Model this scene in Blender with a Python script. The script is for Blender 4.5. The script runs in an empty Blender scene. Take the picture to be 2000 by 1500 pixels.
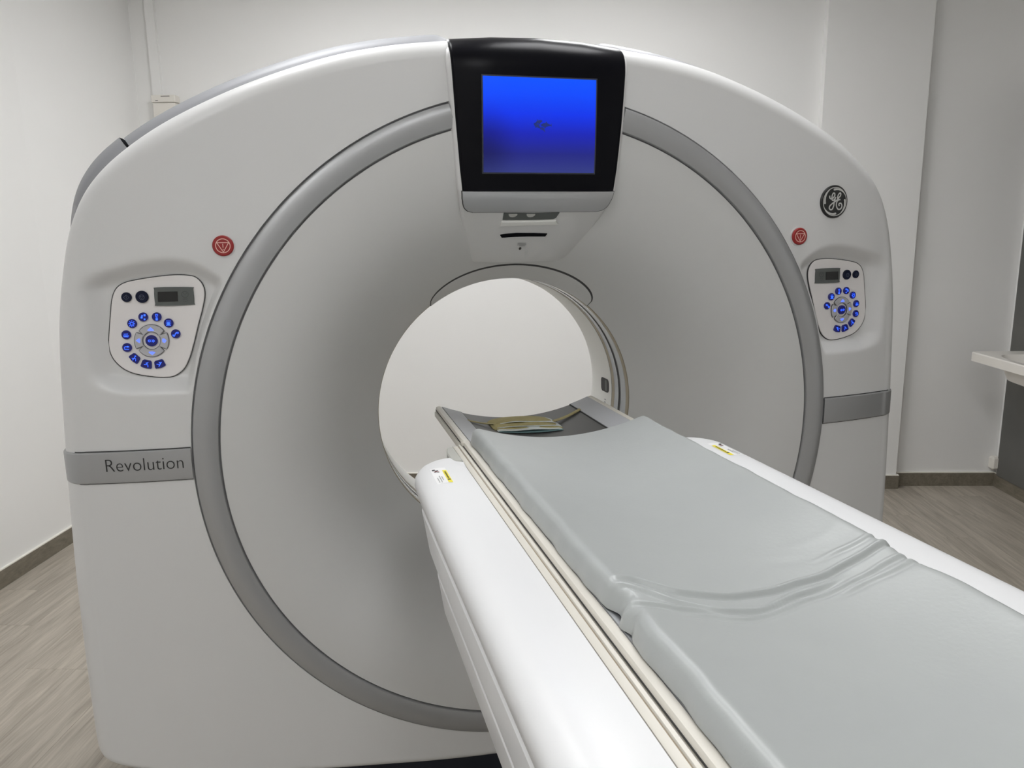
import bpy, math, random
import numpy as np
from mathutils import Vector, Matrix

random.seed(7)
S = bpy.context.scene
COL = S.collection
H = 1.03                       # height of the bore axis above the floor

# ------------------------------------------------------------------ camera
CX, CY, CZ = -0.50322, -1.64888, 0.45813
YAW, PITCH, ROLL, FPX = 0.257159, -0.192266, -0.0147824, 1481.62
fwd = np.array([math.sin(YAW)*math.cos(PITCH), math.cos(YAW)*math.cos(PITCH), math.sin(PITCH)])
rgt0 = np.array([math.cos(YAW), -math.sin(YAW), 0.0]); up0 = np.cross(rgt0, fwd)
rgt = rgt0*math.cos(ROLL)+up0*math.sin(ROLL); upv = up0*math.cos(ROLL)-rgt0*math.sin(ROLL)
cam_data = bpy.data.cameras.new('camera'); cam = bpy.data.objects.new('camera', cam_data); COL.objects.link(cam)
cam_data.sensor_fit = 'HORIZONTAL'; cam_data.sensor_width = 36.0; cam_data.lens = FPX/2000*36.0
cam_data.clip_start = 0.02
M = Matrix(((rgt[0], upv[0], -fwd[0], CX), (rgt[1], upv[1], -fwd[1], CY), (rgt[2], upv[2], -fwd[2], CZ+H), (0, 0, 0, 1)))
cam.matrix_world = M
S.camera = cam

def hit(px, py, axis, val):
    """photo pixel -> point on the plane axis=val (z measured from the bore axis)"""
    d = (px-1000)/FPX*rgt + (750-py)/FPX*upv + fwd
    c = np.array([CX, CY, CZ]); t = (val-c[axis])/d[axis]
    return c+t*d

# ------------------------------------------------------------------ world / view
S.view_settings.view_transform = 'Standard'; S.view_settings.look = 'None'
S.view_settings.gamma = 1.0; S.view_settings.use_curve_mapping = False
S.view_settings.exposure = 0.0
W = bpy.data.worlds.new('world'); S.world = W; W.use_nodes = True
W.node_tree.nodes['Background'].inputs[0].default_value = (0.9, 0.95, 1.0, 1)
W.node_tree.nodes['Background'].inputs[1].default_value = 0.05
LAMP = 15.5                    # strength of the ceiling diffusers
LAMPS = [(-0.75, 0.10), (0.4, 0.10), (-0.8, -2.5), (0.6, -2.5), (-0.9, 1.45), (0.4, 1.45)]

# ------------------------------------------------------------------ helpers
WL = {}
def link(o, parent=None):
    COL.objects.link(o)
    if parent is not None:
        o.parent = parent
        WL[o.name] = WL[parent.name]
    return o
def tag(o, label=None, cat=None, group=None, kind=None):
    if label: o['label'] = label
    if cat: o['category'] = cat
    if group: o['group'] = group
    if kind: o['kind'] = kind
    return o
def thing(name, label, cat, loc, group=None):
    o = bpy.data.objects.new(name, None); COL.objects.link(o); o.location = loc
    o.empty_display_size = 0.1
    WL[o.name] = Vector(loc)
    return tag(o, label, cat, group)
def mesh(name, V, F, mats, parent=None, smooth=True, fm=None, angle=40, dz=0.0):
    """V in world coords (z offset dz added); origin follows the parent root"""
    V = np.array(V, float).reshape(-1, 3).copy(); V[:, 2] += dz
    if parent is None:
        org = Vector(((V[:, 0].min()+V[:, 0].max())/2, (V[:, 1].min()+V[:, 1].max())/2, V[:, 2].min()))
    else:
        org = WL[parent.name]
    V -= np.array(org)
    me = bpy.data.meshes.new(name)
    me.from_pydata(V.tolist(), [], [tuple(int(i) for i in f) for f in F])
    if not isinstance(mats, (list, tuple)): mats = [mats]
    for m in mats: me.materials.append(m)
    if fm is not None: me.polygons.foreach_set('material_index', list(fm))
    if smooth:
        me.shade_smooth()
        try: me.set_sharp_from_angle(angle=math.radians(angle))
        except Exception: pass
    me.update()
    o = bpy.data.objects.new(name, me)
    if parent is None:
        COL.objects.link(o); o.location = org; WL[o.name] = Vector(org)
    else:
        link(o, parent)
    return o
def grid_faces(n, m, base=0, closed=False, flip=False):
    """rows n x cols m"""
    F = []
    for i in range(n-1):
        for j in range(m if closed else m-1):
            j2 = (j+1) % m
            f = (base+i*m+j, base+i*m+j2, base+(i+1)*m+j2, base+(i+1)*m+j)
            F.append(f[::-1] if flip else f)
    return F
class MB:
    def __init__(s): s.V = []; s.F = []; s.M = []
    def add(s, V, F, mi=0):
        b = len(s.V); s.V += [tuple(v) for v in V]; s.F += [tuple(b+i for i in f) for f in F]; s.M += [mi]*len(F)
    def box(s, x0, x1, y0, y1, z0, z1, mi=0, tf=None):
        V = [(x, y, z) for z in (z0, z1) for y in (y0, y1) for x in (x0, x1)]
        if tf: V = [tf(*v) for v in V]
        s.add(V, [(0, 2, 3, 1), (4, 5, 7, 6), (0, 1, 5, 4), (2, 6, 7, 3), (0, 4, 6, 2), (1, 3, 7, 5)], mi)
    def bbox(s, x0, x1, y0, y1, z0, z1, b=0.004, mi=0, tf=None):
        """box with chamfered edges"""
        X = [x0, x0+b, x1-b, x1]; Y = [y0, y0+b, y1-b, y1]; Z = [z0, z0+b, z1-b, z1]
        V = []; idx = {}
        def v(i, j, k):
            if (i, j, k) not in idx:
                idx[(i, j, k)] = len(V); V.append((X[i], Y[j], Z[k]))
            return idx[(i, j, k)]
        F = []
        for a, bb in ((0, 0), (3, 1)):
            def face(ax):
                q = [(1, 1), (2, 1), (2, 2), (1, 2)]
                r = []
                for (p, w) in q:
                    t = [p, w]; t.insert(ax, a); r.append(v(*t))
                F.append(tuple(r) if (bb ^ (ax == 1)) else tuple(r[::-1]))
            for ax in range(3): face(ax)
        # edges
        for ax in range(3):
            for a in (0, 3):
                for c in (0, 3):
                    a2 = 1 if a == 0 else 2; c2 = 1 if c == 0 else 2
                    r = []
                    for (p, qa, qc) in ((1, a, c2), (2, a, c2), (2, a2, c), (1, a2, c)):
                        t = [qa, qc]; t.insert(ax, p); r.append(v(*t))
                    F.append(tuple(r))
        for a in (0, 3):
            for c in (0, 3):
                for d in (0, 3):
                    a2 = 1 if a == 0 else 2; c2 = 1 if c == 0 else 2; d2 = 1 if d == 0 else 2
                    F.append((v(a, c2, d2), v(a2, c, d2), v(a2, c2, d)))
        if tf: V = [tf(*p) for p in V]
        s.add(V, F, mi)
    def plate(s, pts, f, h0, h1, mi=0, bev=0.0, side_mi=None):
        """2D outline pts mapped by f(x,z,h) -> 3D; skirt from h0 up to h1, flat top with small bevel"""
        n = len(pts); c = np.mean(np.array(pts), 0)
        rings = [[f(p[0], p[1], h0) for p in pts]]
        if bev > 0:
            rings.append([f(p[0], p[1], h1-bev) for p in pts])
            q = inset(pts, bev)
        else: q = pts
        rings.append([f(p[0], p[1], h1) for p in q])
        V = [v for r in rings for v in r]; F = grid_faces(len(rings), n, closed=True)
        s.add(V, F, mi if side_mi is None else side_mi)
        s.add([f(p[0], p[1], h1) for p in q], tris(q), mi)
    def ribbon(s, pts, w, f, h, mi=0, closed=False):
        """flat stroke of width w (scalar or list) along 2D pts"""
        P = np.array(pts, float); n = len(P)
        ws = [w]*n if np.isscalar(w) else list(w)
        if closed: T = np.roll(P, -1, 0)-np.roll(P, 1, 0)
        else:
            T = np.gradient(P, axis=0)
        L = np.hypot(T[:, 0], T[:, 1])+1e-12; N = np.stack([-T[:, 1]/L, T[:, 0]/L], 1)
        V = []
        for i in range(n):
            a = P[i]+N[i]*ws[i]/2; b = P[i]-N[i]*ws[i]/2
            V += [f(a[0], a[1], h), f(b[0], b[1], h)]
        F = [(2*i, 2*i+1, (2*i+3) % (2*n), (2*i+2) % (2*n)) for i in range(n if closed else n-1)]
        s.add(V, F, mi)
    def obj(s, name, mats, parent=None, smooth=True, angle=40, dz=0.0):
        return mesh(name, s.V, s.F, mats, parent, smooth, s.M, angle, dz)
def area2(P):
    P = np.array(P); return 0.5*np.sum(P[:, 0]*np.roll(P[:, 1], -1)-np.roll(P[:, 0], -1)*P[:, 1])
def inset(pts, d):
    P = np.array(pts, float); T = np.roll(P, -1, 0)-np.roll(P, 1, 0)
    L = np.hypot(T[:, 0], T[:, 1])+1e-12; N = np.stack([-T[:, 1]/L, T[:, 0]/L], 1)
    return P+N*d*(1 if area2(P) > 0 else -1)
def tris(P):
    from mathutils.geometry import tessellate_polygon
    return [tuple(t) for t in tessellate_polygon([[Vector((p[0], p[1], 0)) for p in P]])]
def circle(cx, cy, r, n=28):
    return [(cx+r*math.cos(2*math.pi*i/n), cy+r*math.sin(2*math.pi*i/n)) for i in range(n)]
def spline(P, n=8, closed=True):
    P = np.array(P, float); N = len(P); out = []
    for i in range(N if closed else N-1):
        if closed: a, b, c, d = P[(i-1) % N], P[i], P[(i+1) % N], P[(i+2) % N]
        else: a, b, c, d = P[max(i-1, 0)], P[i], P[i+1], P[min(i+2, N-1)]
        for k in range(n):
            t = k/n
            out.append(0.5*((2*b)+(-a+c)*t+(2*a-5*b+4*c-d)*t*t+(-a+3*b-3*c+d)*t**3))
    if not closed: out.append(P[-1])
    return np.array(out)
def rrect(x0, x1, z0, z1, r, n=6):
    P = []
    for (cx, cz, a0) in ((x1-r, z1-r, 0), (x0+r, z1-r, 90), (x0+r, z0+r, 180), (x1-r, z0+r, 270)):
        for k in range(n+1):
            a = math.radians(a0+90*k/n); P.append((cx+r*math.cos(a), cz+r*math.sin(a)))
    return P
def sstep(a, b, x):
    t = np.clip((x-a)/(b-a), 0, 1); return t*t*(3-2*t)

# ------------------------------------------------------------------ materials
def mat(name, col, rough=0.5, metal=0.0, coat=0.0, emit=None, estr=0.0, noise=0.0, nscale=30.0, bump=0.0, bscale=200.0, spec=0.5, ior=None):
    m = bpy.data.materials.new(name); m.use_nodes = True; nt = m.node_tree
    b = nt.nodes['Principled BSDF']
    b.inputs['Base Color'].default_value = (*col, 1); b.inputs['Roughness'].default_value = rough
    b.inputs['Metallic'].default_value = metal; b.inputs['Coat Weight'].default_value = coat
    b.inputs['Coat Roughness'].default_value = 0.15; b.inputs['Specular IOR Level'].default_value = spec
    if emit: b.inputs['Emission Color'].default_value = (*emit, 1); b.inputs['Emission Strength'].default_value = estr
    if noise or bump:
        tc = nt.nodes.new('ShaderNodeTexCoord')
    if noise:
        n = nt.nodes.new('ShaderNodeTexNoise'); n.inputs['Scale'].default_value = nscale; n.inputs['Detail'].default_value = 4
        nt.links.new(tc.outputs['Object'], n.inputs['Vector'])
        mr = nt.nodes.new('ShaderNodeMapRange'); mr.inputs['To Min'].default_value = 1-noise; mr.inputs['To Max'].default_value = 1+noise
        nt.links.new(n.outputs['Fac'], mr.inputs['Value'])
        mx = nt.nodes.new('ShaderNodeMix'); mx.data_type = 'RGBA'; mx.blend_type = 'MULTIPLY'; mx.inputs['Factor'].default_value = 1
        mx.inputs['A'].default_value = (*col, 1); nt.links.new(mr.outputs['Result'], mx.inputs['B'])
        nt.links.new(mx.outputs['Result'], b.inputs['Base Color'])
    if bump:
        n2 = nt.nodes.new('ShaderNodeTexNoise'); n2.inputs['Scale'].default_value = bscale; n2.inputs['Detail'].default_value = 3
        nt.links.new(tc.outputs['Object'], n2.inputs['Vector'])
        bp = nt.nodes.new('ShaderNodeBump'); bp.inputs['Strength'].default_value = bump; bp.inputs['Distance'].default_value = 0.002
        nt.links.new(n2.outputs['Fac'], bp.inputs['Height']); nt.links.new(bp.outputs['Normal'], b.inputs['Normal'])
    return m
def wood(name, c0, c1, rough=0.5, rnd=0.12, along=(1, 1, 1)):
    """grain running along local Y"""
    m = bpy.data.materials.new(name); m.use_nodes = True; nt = m.node_tree; b = nt.nodes['Principled BSDF']
    tc = nt.nodes.new('ShaderNodeTexCoord'); oi = nt.nodes.new('ShaderNodeObjectInfo')
    off = nt.nodes.new('ShaderNodeMath'); off.operation = 'MULTIPLY'; off.inputs[1].default_value = 37.0
    nt.links.new(oi.outputs['Random'], off.inputs[0])
    cmb = nt.nodes.new('ShaderNodeCombineXYZ'); nt.links.new(off.outputs[0], cmb.inputs[0]); nt.links.new(off.outputs[0], cmb.inputs[1])
    ad = nt.nodes.new('ShaderNodeVectorMath'); ad.operation = 'ADD'
    nt.links.new(tc.outputs['Object'], ad.inputs[0]); nt.links.new(cmb.outputs[0], ad.inputs[1])
    def nz(sc, scale, det, dist=0.0):
        mp = nt.nodes.new('ShaderNodeMapping'); mp.inputs['Scale'].default_value = sc
        nt.links.new(ad.outputs[0], mp.inputs['Vector'])
        n = nt.nodes.new('ShaderNodeTexNoise'); n.inputs['Scale'].default_value = scale; n.inputs['Detail'].default_value = det
        n.inputs['Distortion'].default_value = dist; n.inputs['Roughness'].default_value = 0.6
        nt.links.new(mp.outputs[0], n.inputs['Vector']); return n
    a1 = (along[0]*1.0, along[1]*0.07, along[2])
    n1 = nz(a1, 30, 5, 0.6); n2 = nz((along[0], along[1]*0.05, along[2]), 120, 3, 0.2)
    mx0 = nt.nodes.new('ShaderNodeMix'); mx0.inputs['Factor'].default_value = 0.35
    nt.links.new(n1.outputs['Fac'], mx0.inputs['A']); nt.links.new(n2.outputs['Fac'], mx0.inputs['B'])
    rp = nt.nodes.new('ShaderNodeValToRGB'); rp.color_ramp.elements[0].position = 0.32; rp.color_ramp.elements[1].position = 0.68
    rp.color_ramp.elements[0].color = (*c0, 1); rp.color_ramp.elements[1].color = (*c1, 1)
    nt.links.new(mx0.outputs['Result'], rp.inputs[0])
    mr = nt.nodes.new('ShaderNodeMapRange'); mr.inputs['To Min'].default_value = 1-rnd; mr.inputs['To Max'].default_value = 1+rnd
    nt.links.new(oi.outputs['Random'], mr.inputs['Value'])
    mx = nt.nodes.new('ShaderNodeMix'); mx.data_type = 'RGBA'; mx.blend_type = 'MULTIPLY'; mx.inputs['Factor'].default_value = 1
    nt.links.new(rp.outputs[0], mx.inputs['A']); nt.links.new(mr.outputs['Result'], mx.inputs['B'])
    nt.links.new(mx.outputs['Result'], b.inputs['Base Color']); b.inputs['Roughness'].default_value = rough
    bp = nt.nodes.new('ShaderNodeBump'); bp.inputs['Strength'].default_value = 0.15; bp.inputs['Distance'].default_value = 0.001
    nt.links.new(n2.outputs['Fac'], bp.inputs['Height']); nt.links.new(bp.outputs['Normal'], b.inputs['Normal'])
    return m

WALL = mat('wall_paint', (0.86, 0.855, 0.84), 0.75, noise=0.02, nscale=2.0, bump=0.06, bscale=90)
CEIL = mat('ceiling_paint', (0.85, 0.85, 0.84), 0.85)
WHITE = mat('gantry_white', (0.68, 0.68, 0.675), 0.32, bump=0.03, bscale=420)
FLARE = mat('funnel_white', (0.62, 0.62, 0.61), 0.42, bump=0.03, bscale=420)
TABW = mat('table_white', (0.80, 0.805, 0.812), 0.35, bump=0.03, bscale=300)
TUBEW = mat('tube_white', (0.80, 0.80, 0.77), 0.4)
SILVER = mat('silver_paint', (0.40, 0.405, 0.41), 0.38, metal=0.55, bump=0.02, bscale=500)
SILV2 = mat('rear_silver', (0.30, 0.305, 0.32), 0.5, metal=0.2)
PLATE = mat('plate_silver', (0.47, 0.48, 0.49), 0.4, metal=0.4)
JOINT = mat('ring_joint_grey', (0.24, 0.24, 0.245), 0.7)
GAP = mat('seam_dark', (0.05, 0.05, 0.05), 0.7)
BLACK = mat('gloss_black', (0.004, 0.004, 0.006), 0.28, spec=0.09)
NAVY = mat('base_navy', (0.018, 0.022, 0.035), 0.5)
GOLD = mat('window_ring_gold', (0.36, 0.32, 0.24), 0.45, metal=0.3)
MYLAR = mat('window_film', (0.42, 0.44, 0.46), 0.12, metal=0.2, noise=0.25, nscale=14)
PANEL = mat('panel_white', (0.80, 0.775, 0.765), 0.5)
BTN = mat('button_navy', (0.005, 0.007, 0.045), 0.35, emit=(0.0, 0.0, 0.25), estr=0.25)
BTN0 = mat('button_unlit', (0.005, 0.008, 0.028), 0.5, spec=0.2)
BTNG = mat('button_mark_dim', (0.12, 0.14, 0.2), 0.5)
GLOW = mat('button_glow', (0.05, 0.1, 0.8), 0.5, emit=(0.02, 0.10, 1.0), estr=2.2)
GLOW2 = mat('arrow_glow', (0.2, 0.3, 0.9), 0.5, emit=(0.10, 0.18, 1.0), estr=0.9)
PAD = mat('pad_silver', (0.50, 0.50, 0.52), 0.35, metal=0.3)
LCD = mat('lcd_frame', (0.10, 0.11, 0.105), 0.45)
LCDK = mat('lcd_dark', (0.004, 0.004, 0.004), 0.2)
LCDM = mat('lcd_mark', (0.05, 0.055, 0.05), 0.5)
RED = mat('stop_red', (0.30, 0.012, 0.012), 0.4)
SALMON = mat('stop_symbol', (0.85, 0.55, 0.47), 0.5)
LOGOK = mat('logo_black', (0.01, 0.01, 0.01), 0.3)
LOGOS = mat('logo_silver', (0.62, 0.62, 0.60), 0.35, metal=0.4)
INK = mat('ink_black', (0.02, 0.02, 0.02), 0.6)
INKG = mat('ink_grey', (0.32, 0.32, 0.32), 0.6)
LABELW = mat('label_white', (0.92, 0.92, 0.92), 0.4)
LABELY = mat('label_yellow', (0.92, 0.80, 0.05), 0.4)
LABELR = mat('label_red', (0.6, 0.12, 0.15), 0.4)
MATT = mat('mattress_grey_vinyl', (0.41, 0.43, 0.425), 0.36, noise=0.03, nscale=18, bump=0.10, bscale=160)
CARBON = mat('cradle_carbon', (0.06, 0.06, 0.058), 0.4)
BORDER = mat('cradle_border', (0.46, 0.47, 0.49), 0.5, noise=0.08, nscale=400)
CREAM = mat('rail_cream', (0.70, 0.67, 0.60), 0.4)
TAN = mat('rail_tan', (0.36, 0.30, 0.22), 0.5)
CAPG = mat('cap_beige', (0.50, 0.50, 0.46), 0.5)
KHAKI = mat('strap_khaki', (0.42, 0.36, 0.16), 0.7, noise=0.2, nscale=90)
FILM = mat('strap_film', (0.62, 0.66, 0.64), 0.4, noise=0.15, nscale=40)
TEAL = mat('strap_teal', (0.16, 0.27, 0.28), 0.45, noise=0.3, nscale=40)
FLOORM = wood('vinyl_plank', (0.28, 0.245, 0.20), (0.54, 0.49, 0.415), 0.45, 0.05)
BASEB = wood('baseboard_wood', (0.14, 0.122, 0.09), (0.25, 0.222, 0.175), 0.5, 0.05)
CAULK = mat('caulk_white', (0.88, 0.85, 0.78), 0.5)
SLATE = mat('splash_slate', (0.125, 0.124, 0.115), 0.55, noise=0.25, nscale=5)
CERAM = mat('basin_white', (0.80, 0.77, 0.72), 0.3)
BOXM = mat('box_cream', (0.80, 0.77, 0.71), 0.5)
GROUT = mat('subfloor', (0.16, 0.14, 0.115), 0.8)
LAMPF = mat('lamp_frame', (0.85, 0.85, 0.85), 0.4)
LAMPE = mat('lamp_diffuser', (0.9, 0.9, 0.9), 0.5, emit=(0.985, 0.99, 1.0), estr=LAMP)

# ------------------------------------------------------------------ room (turned against the scanner)
RA = math.radians(17.2); RC, RS = math.cos(RA), math.sin(RA)
def room(u, v, z): return (u*RC+v*RS, -u*RS+v*RC, z)
U0, U1, V0, V1, VN = -2.39, 2.664, -3.3, 2.684, 2.91
ZC = 2.98
def rbox(mb, u0, u1, v0, v1, z0, z1, mi=0): mb.box(u0, u1, v0, v1, z0, z1, mi, tf=room)
def struct(name, boxes, m, bev=None):
    mb = MB()
    for b in boxes: rbox(mb, *b)
    return tag(mb.obj(name, m, None, smooth=False), kind='structure')
T = 0.12
mb = MB()
LW = [(U0, V0), (U0, 1.85), (-2.266, V1+.02), (-2.266, V1+.3), (U0-T-.1, V1+.3), (U0-T-.1, V0)]
mb.plate(LW, lambda u_, v_, h: room(u_, v_, h), 0, ZC, 0)
tag(mb.obj('wall_left', WALL, None, smooth=False), kind='structure')
struct('wall_back', [(-2.30, U1+T, V1, V1+T+.25, 0, ZC)], WALL)
struct('wall_right', [(U1, U1+T, V0, V1, 0, ZC)], WALL)
struct('wall_front', [(U0-T, U1+T, V0-T, V0, 0, ZC)], WALL)
struct('ceiling', [(U0-T, U1+T, V0-T, VN+T, ZC, ZC+0.1)], CEIL)
struct('wall_pillar', [(1.515, 2.065, 2.628, V1, 0, ZC)], WALL)
fl = struct('floor', [(U0-T, U1+T, V0-T, VN+T, -0.10, -0.004)], GROUT)
# planks, each its own board
PW, PL = 0.182, 1.22
cache = {}
def plank_mesh(w, l):
    k = (round(w, 4), round(l, 4))
    if k in cache: return cache[k]
    mb = MB(); g = 0.0003; c = 0.0006
    x0, x1, y0, y1 = g, w-g, g, l-g
    V = [(x0, y0, -.004), (x1, y0, -.004), (x1, y1, -.004), (x0, y1, -.004), (x0, y0, -c), (x1, y0, -c), (x1, y1, -c), (x0, y1, -c),
         (x0+c, y0+c, 0), (x1-c, y0+c, 0), (x1-c, y1-c, 0), (x0+c, y1-c, 0)]
    F = [(8, 9, 10, 11)]
    for a in range(4):
        b = (a+1) % 4; F += [(a, b, 4+b, 4+a), (4+a, 4+b, 8+b, 8+a)]
    me = bpy.data.meshes.new('plank'); me.from_pydata(V, [], F); me.materials.append(FLOORM); me.update()
    cache[k] = me; return me
uu = U0; col = 0
while uu < U1-0.002:
    w = min(PW, U1-uu); vv = V0; first = True
    vend = V1
    st = random.choice([0.25, 0.5, 0.75, 1.0])*PL if col % 1 == 0 else PL
    while vv < vend-0.002:
        l = min(st if first else PL, vend-vv); first = False
        o = bpy.data.objects.new('plank', plank_mesh(w, l)); COL.objects.link(o); o.parent = fl
        p = Vector(room(uu, vv, 0.0))-Vector(fl.location)
        o.location = p; o.rotation_euler = (0, 0, -RA); vv += l
    uu += w; col += 1
# baseboards with a thin white sealing line
def baseboard(name, segs, hgt=0.08):
    mb = MB()
    for (u0, u1, v0, v1) in segs:
        rbox(mb, u0, u1, v0, v1, 0, hgt, 0)
    o = mb.obj(name, BASEB, None, smooth=False); tag(o, kind='structure')
    mb = MB()
    for (u0, u1, v0, v1) in segs: rbox(mb, u0, u1, v0, v1, hgt, hgt+0.005, 0)
    mb.obj('sealing_line', CAULK, o, smooth=False)
    return o
b = 0.012
baseboard('baseboard_left', [(U0, U0+b, V0, 1.85)])
baseboard('baseboard_back', [(-2.26, 1.515-b, V1-b, V1), (1.515-b, 2.065+b, 2.628-b, 2.628), (2.065, 2.065+b, 2.628, V1-b), (2.065, U1-b, V1-b, V1)])
baseboard('baseboard_right', [(U1-b, U1, V0, V1-b)])

# ceiling light panels
for (u, v) in LAMPS:
    c = room(u, v, ZC-0.02)
    t = thing('ceiling_light', 'square white ceiling light panel above the scanner room', 'ceiling light', c, 'ceiling light panels')
    mb = MB(); s = 0.31
    for (a0, a1, b0, b1) in ((-s, s, -s, -s+.02), (-s, s, s-.02, s), (-s, -s+.02, -s+.02, s-.02), (s-.02, s, -s+.02, s-.02)):
        rbox(mb, u+a0, u+a1, v+b0, v+b1, ZC-.025, ZC)
    mb.obj('frame', LAMPF, t, smooth=False)
    mb = MB(); rbox(mb, u-s+.02, u+s-.02, v-s+.02, v+s-.02, ZC-.018, ZC-.004)
    mb.obj('diffuser', LAMPE, t, smooth=False)

# ------------------------------------------------------------------ CT gantry
RT = 0.76; RI = 0.7085
def yface0(x): return 0.40*np.maximum(0, np.abs(x)-0.70)**2
ZTP = np.polyfit([.66, .69, .72, .75, .78, .82, .87, .92, .96], [.372, .400, .418, .428, .430, .425, .414, .402, .390], 4)
def pocket(x, z):
    a = np.abs(x)
    zt = np.polyval(ZTP, a)
    zb = np.interp(a, [.68, .77, .875, .95], [.146, .147, .149, .165])
    rr = np.hypot(x, z)
    top = sstep(0.0, 0.042, zt-z); bot = sstep(0.0, 0.042, z-zb)
    out = sstep(0.0, 0.065, 0.956-a); inn = sstep(0.0, 0.014, rr-0.766)
    return 0.028*top*bot*out*inn
def yface(x, z): return yface0(x)+pocket(x, z)
half = [(0, .867), (.12, .866), (.2, .863), (.33, .846), (.45, .818), (.6, .765), (.74, .698), (.84, .633), (.905, .572), (.945, .505), (.972, .42), (.998, .28), (1.014, .06), (1.026, -.2), (1.03, -.42), (1.03, -.57),
        (1.029, -.635), (1.023, -.668), (1.000, -.690), (.95, -.707), (.85, -.730), (.72, -.753), (.55, -.777), (.4, -.796), (.28, -.811), (.14, -.823), (0, -.827)]
full = half+[(-x, z) for (x, z) in half[-2:0:-1]]
oc = spline(full, 14)
oa = np.unwrap(np.arctan2(oc[:, 1], oc[:, 0])); o_r = np.hypot(oc[:, 0], oc[:, 1])
order = np.argsort(oa); oa = oa[order]; o_r = o_r[order]
oa3 = np.concatenate([oa-2*np.pi, oa, oa+2*np.pi]); or3 = np.tile(o_r, 3)
NT = 1200
TH = np.linspace(0, 2*np.pi, NT, endpoint=False)+np.pi/2
OR = np.interp(TH, oa3, or3)
OX, OZ = OR*np.cos(TH), OR*np.sin(TH)
tx = np.roll(OX, -3)-np.roll(OX, 3); tz = np.roll(OZ, -3)-np.roll(OZ, 3); tl = np.hypot(tx, tz)
NX, NZ = tz/tl, -tx/tl                    # outward normal (curve runs anticlockwise)

GAN = thing('ct_gantry', 'large white CT scanner gantry with round bore, silver ring and blue screen', 'CT scanner', (0, 0.4, 0))
# front cover
a = 0.040*NX**2+np.where(NZ > 0, 0.036, 0.02)*NZ**2
ix, iz = OX-NX*a, OZ-NZ*a
rc = RT+0.0024
rows = []
rows.append((rc*np.cos(TH), np.full(NT, 0.014), rc*np.sin(TH)))
for k in range(66):
    t = k/65.0; t = t if t > 0 else 0
    r0 = rc+0.0015
    X = r0*np.cos(TH)*(1-t)+ix*t; Z = r0*np.sin(TH)*(1-t)+iz*t
    rows.append((X, yface(X, Z), Z))
yb = yface0(ix)
for k in range(1, 11):
    ph = math.pi/2*k/10
    X = OX-NX*a*(1-math.sin(ph)); Z = OZ-NZ*a*(1-math.sin(ph))
    rows.append((X, yb+a*(1-math.cos(ph)), Z))
rows.append((OX, np.maximum(yb+a+0.02, 0.155), OZ))
rows.append((OX-NX*.02, np.maximum(yb+a+0.02, 0.158), OZ-NZ*.02))
V = np.concatenate([np.stack(r, 1) for r in rows])
mesh('front_cover', V, grid_faces(len(rows), NT, closed=True), WHITE, GAN, dz=H, angle=50)

# dark backing behind the ring joints
def annulus(name, prof, m, parent, dz=H, n=360, a0=0, a1=2*np.pi, closed=True, angle=40):
    th = np.linspace(a0, a1, n, endpoint=not closed)
    V = np.concatenate([np.stack([r*np.cos(th), np.full(n, y), r*np.sin(th)], 1) for (r, y) in prof])
    return mesh(name, V, grid_faces(len(prof), n, closed=closed), m, parent, dz=dz, angle=angle)
annulus('ring_joint', [(RT+.0045, .0075), (RT-.01, .0075), (RI+.01, .0065), (RI-.012, .0070)], JOINT, GAN)

# central column widths
zc_w = [.395, .405, .45, .50, .53, .557, .60, .70, .80, .85, .91]
wc_w = [.118, .128, .148, .168, .176, .182, .187, .195, .201, .203, .203]
def wcol(z): return np.interp(z, zc_w, wc_w)
# silver ring, open where the screen column crosses it
ang0 = math.asin((0.190)/RT)+0.0125
prof = [(RT-.000, .013), (RT-.0002, .000), (RT-.0012, -.0065), (RT-.004, -.0085), (RT-.018, -.0100), (RT-.030, -.0098), (RI+.008, -.0062), (RI+.0025, -.0042), (RI+.0008, -.001), (RI+.0005, .013)]
n = 420
th = np.linspace(np.pi/2+ang0, np.pi/2+2*np.pi-ang0, n)
V = []
for (r, y) in prof:
    # ends cut along the column flank (nearly vertical)
    tt = th.copy()
    V.append(np.stack([r*np.cos(tt), np.full(n, y), r*np.sin(tt)], 1))
V = np.concatenate(V)
F = grid_faces(len(prof), n)
F += [tuple(k*n for k in range(len(prof)))[::-1], tuple(k*n+n-1 for k in range(len(prof)))]
mesh('silver_ring', V, F, SILVER, GAN, dz=H, angle=35)

# funnel into the bore
RB, YB = 0.352, 0.300
def yfl(r):
    s = np.clip((RI-.004-r)/(RI-.004-RB), 0, 1); return 0.0+YB*s**2.3
pr = [(RI-.0018, .013), (RI-.0022, .002)]+[(r, float(yfl(r))) for r in np.linspace(RI-.0028, RB, 44)]
annulus('bore_funnel', pr, FLARE, GAN, n=480, angle=60)
# scan window and tube
annulus('window_rim', [(RB, YB), (.3535, .302), (.3505, .3025), (.3502, .320)], GOLD, GAN)
annulus('scan_window', [(.3504, .320), (.3508, .338), (.3504, .357)], MYLAR, GAN)
annulus('window_slit', [(.3512, .357), (.3512, .373)], GAP, GAN)
annulus('scan_window', [(.3504, .373), (.3508, .388), (.3504, .403)], MYLAR, GAN)
annulus('window_rim', [(.3502, .403), (.3498, .413), (.3502, .423)], GOLD, GAN)
annulus('window_slit', [(.3505, .423), (.3505, .425)], GAP, GAN)
annulus('bore_tube', [(.3500, .425), (.3495, .50), (.3495, .56), (.352, .585), (.362, .62), (.40, .68), (.47, .745), (.56, .80), (.66, .845), (.72, .862)], TUBEW, GAN, angle=60)
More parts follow.
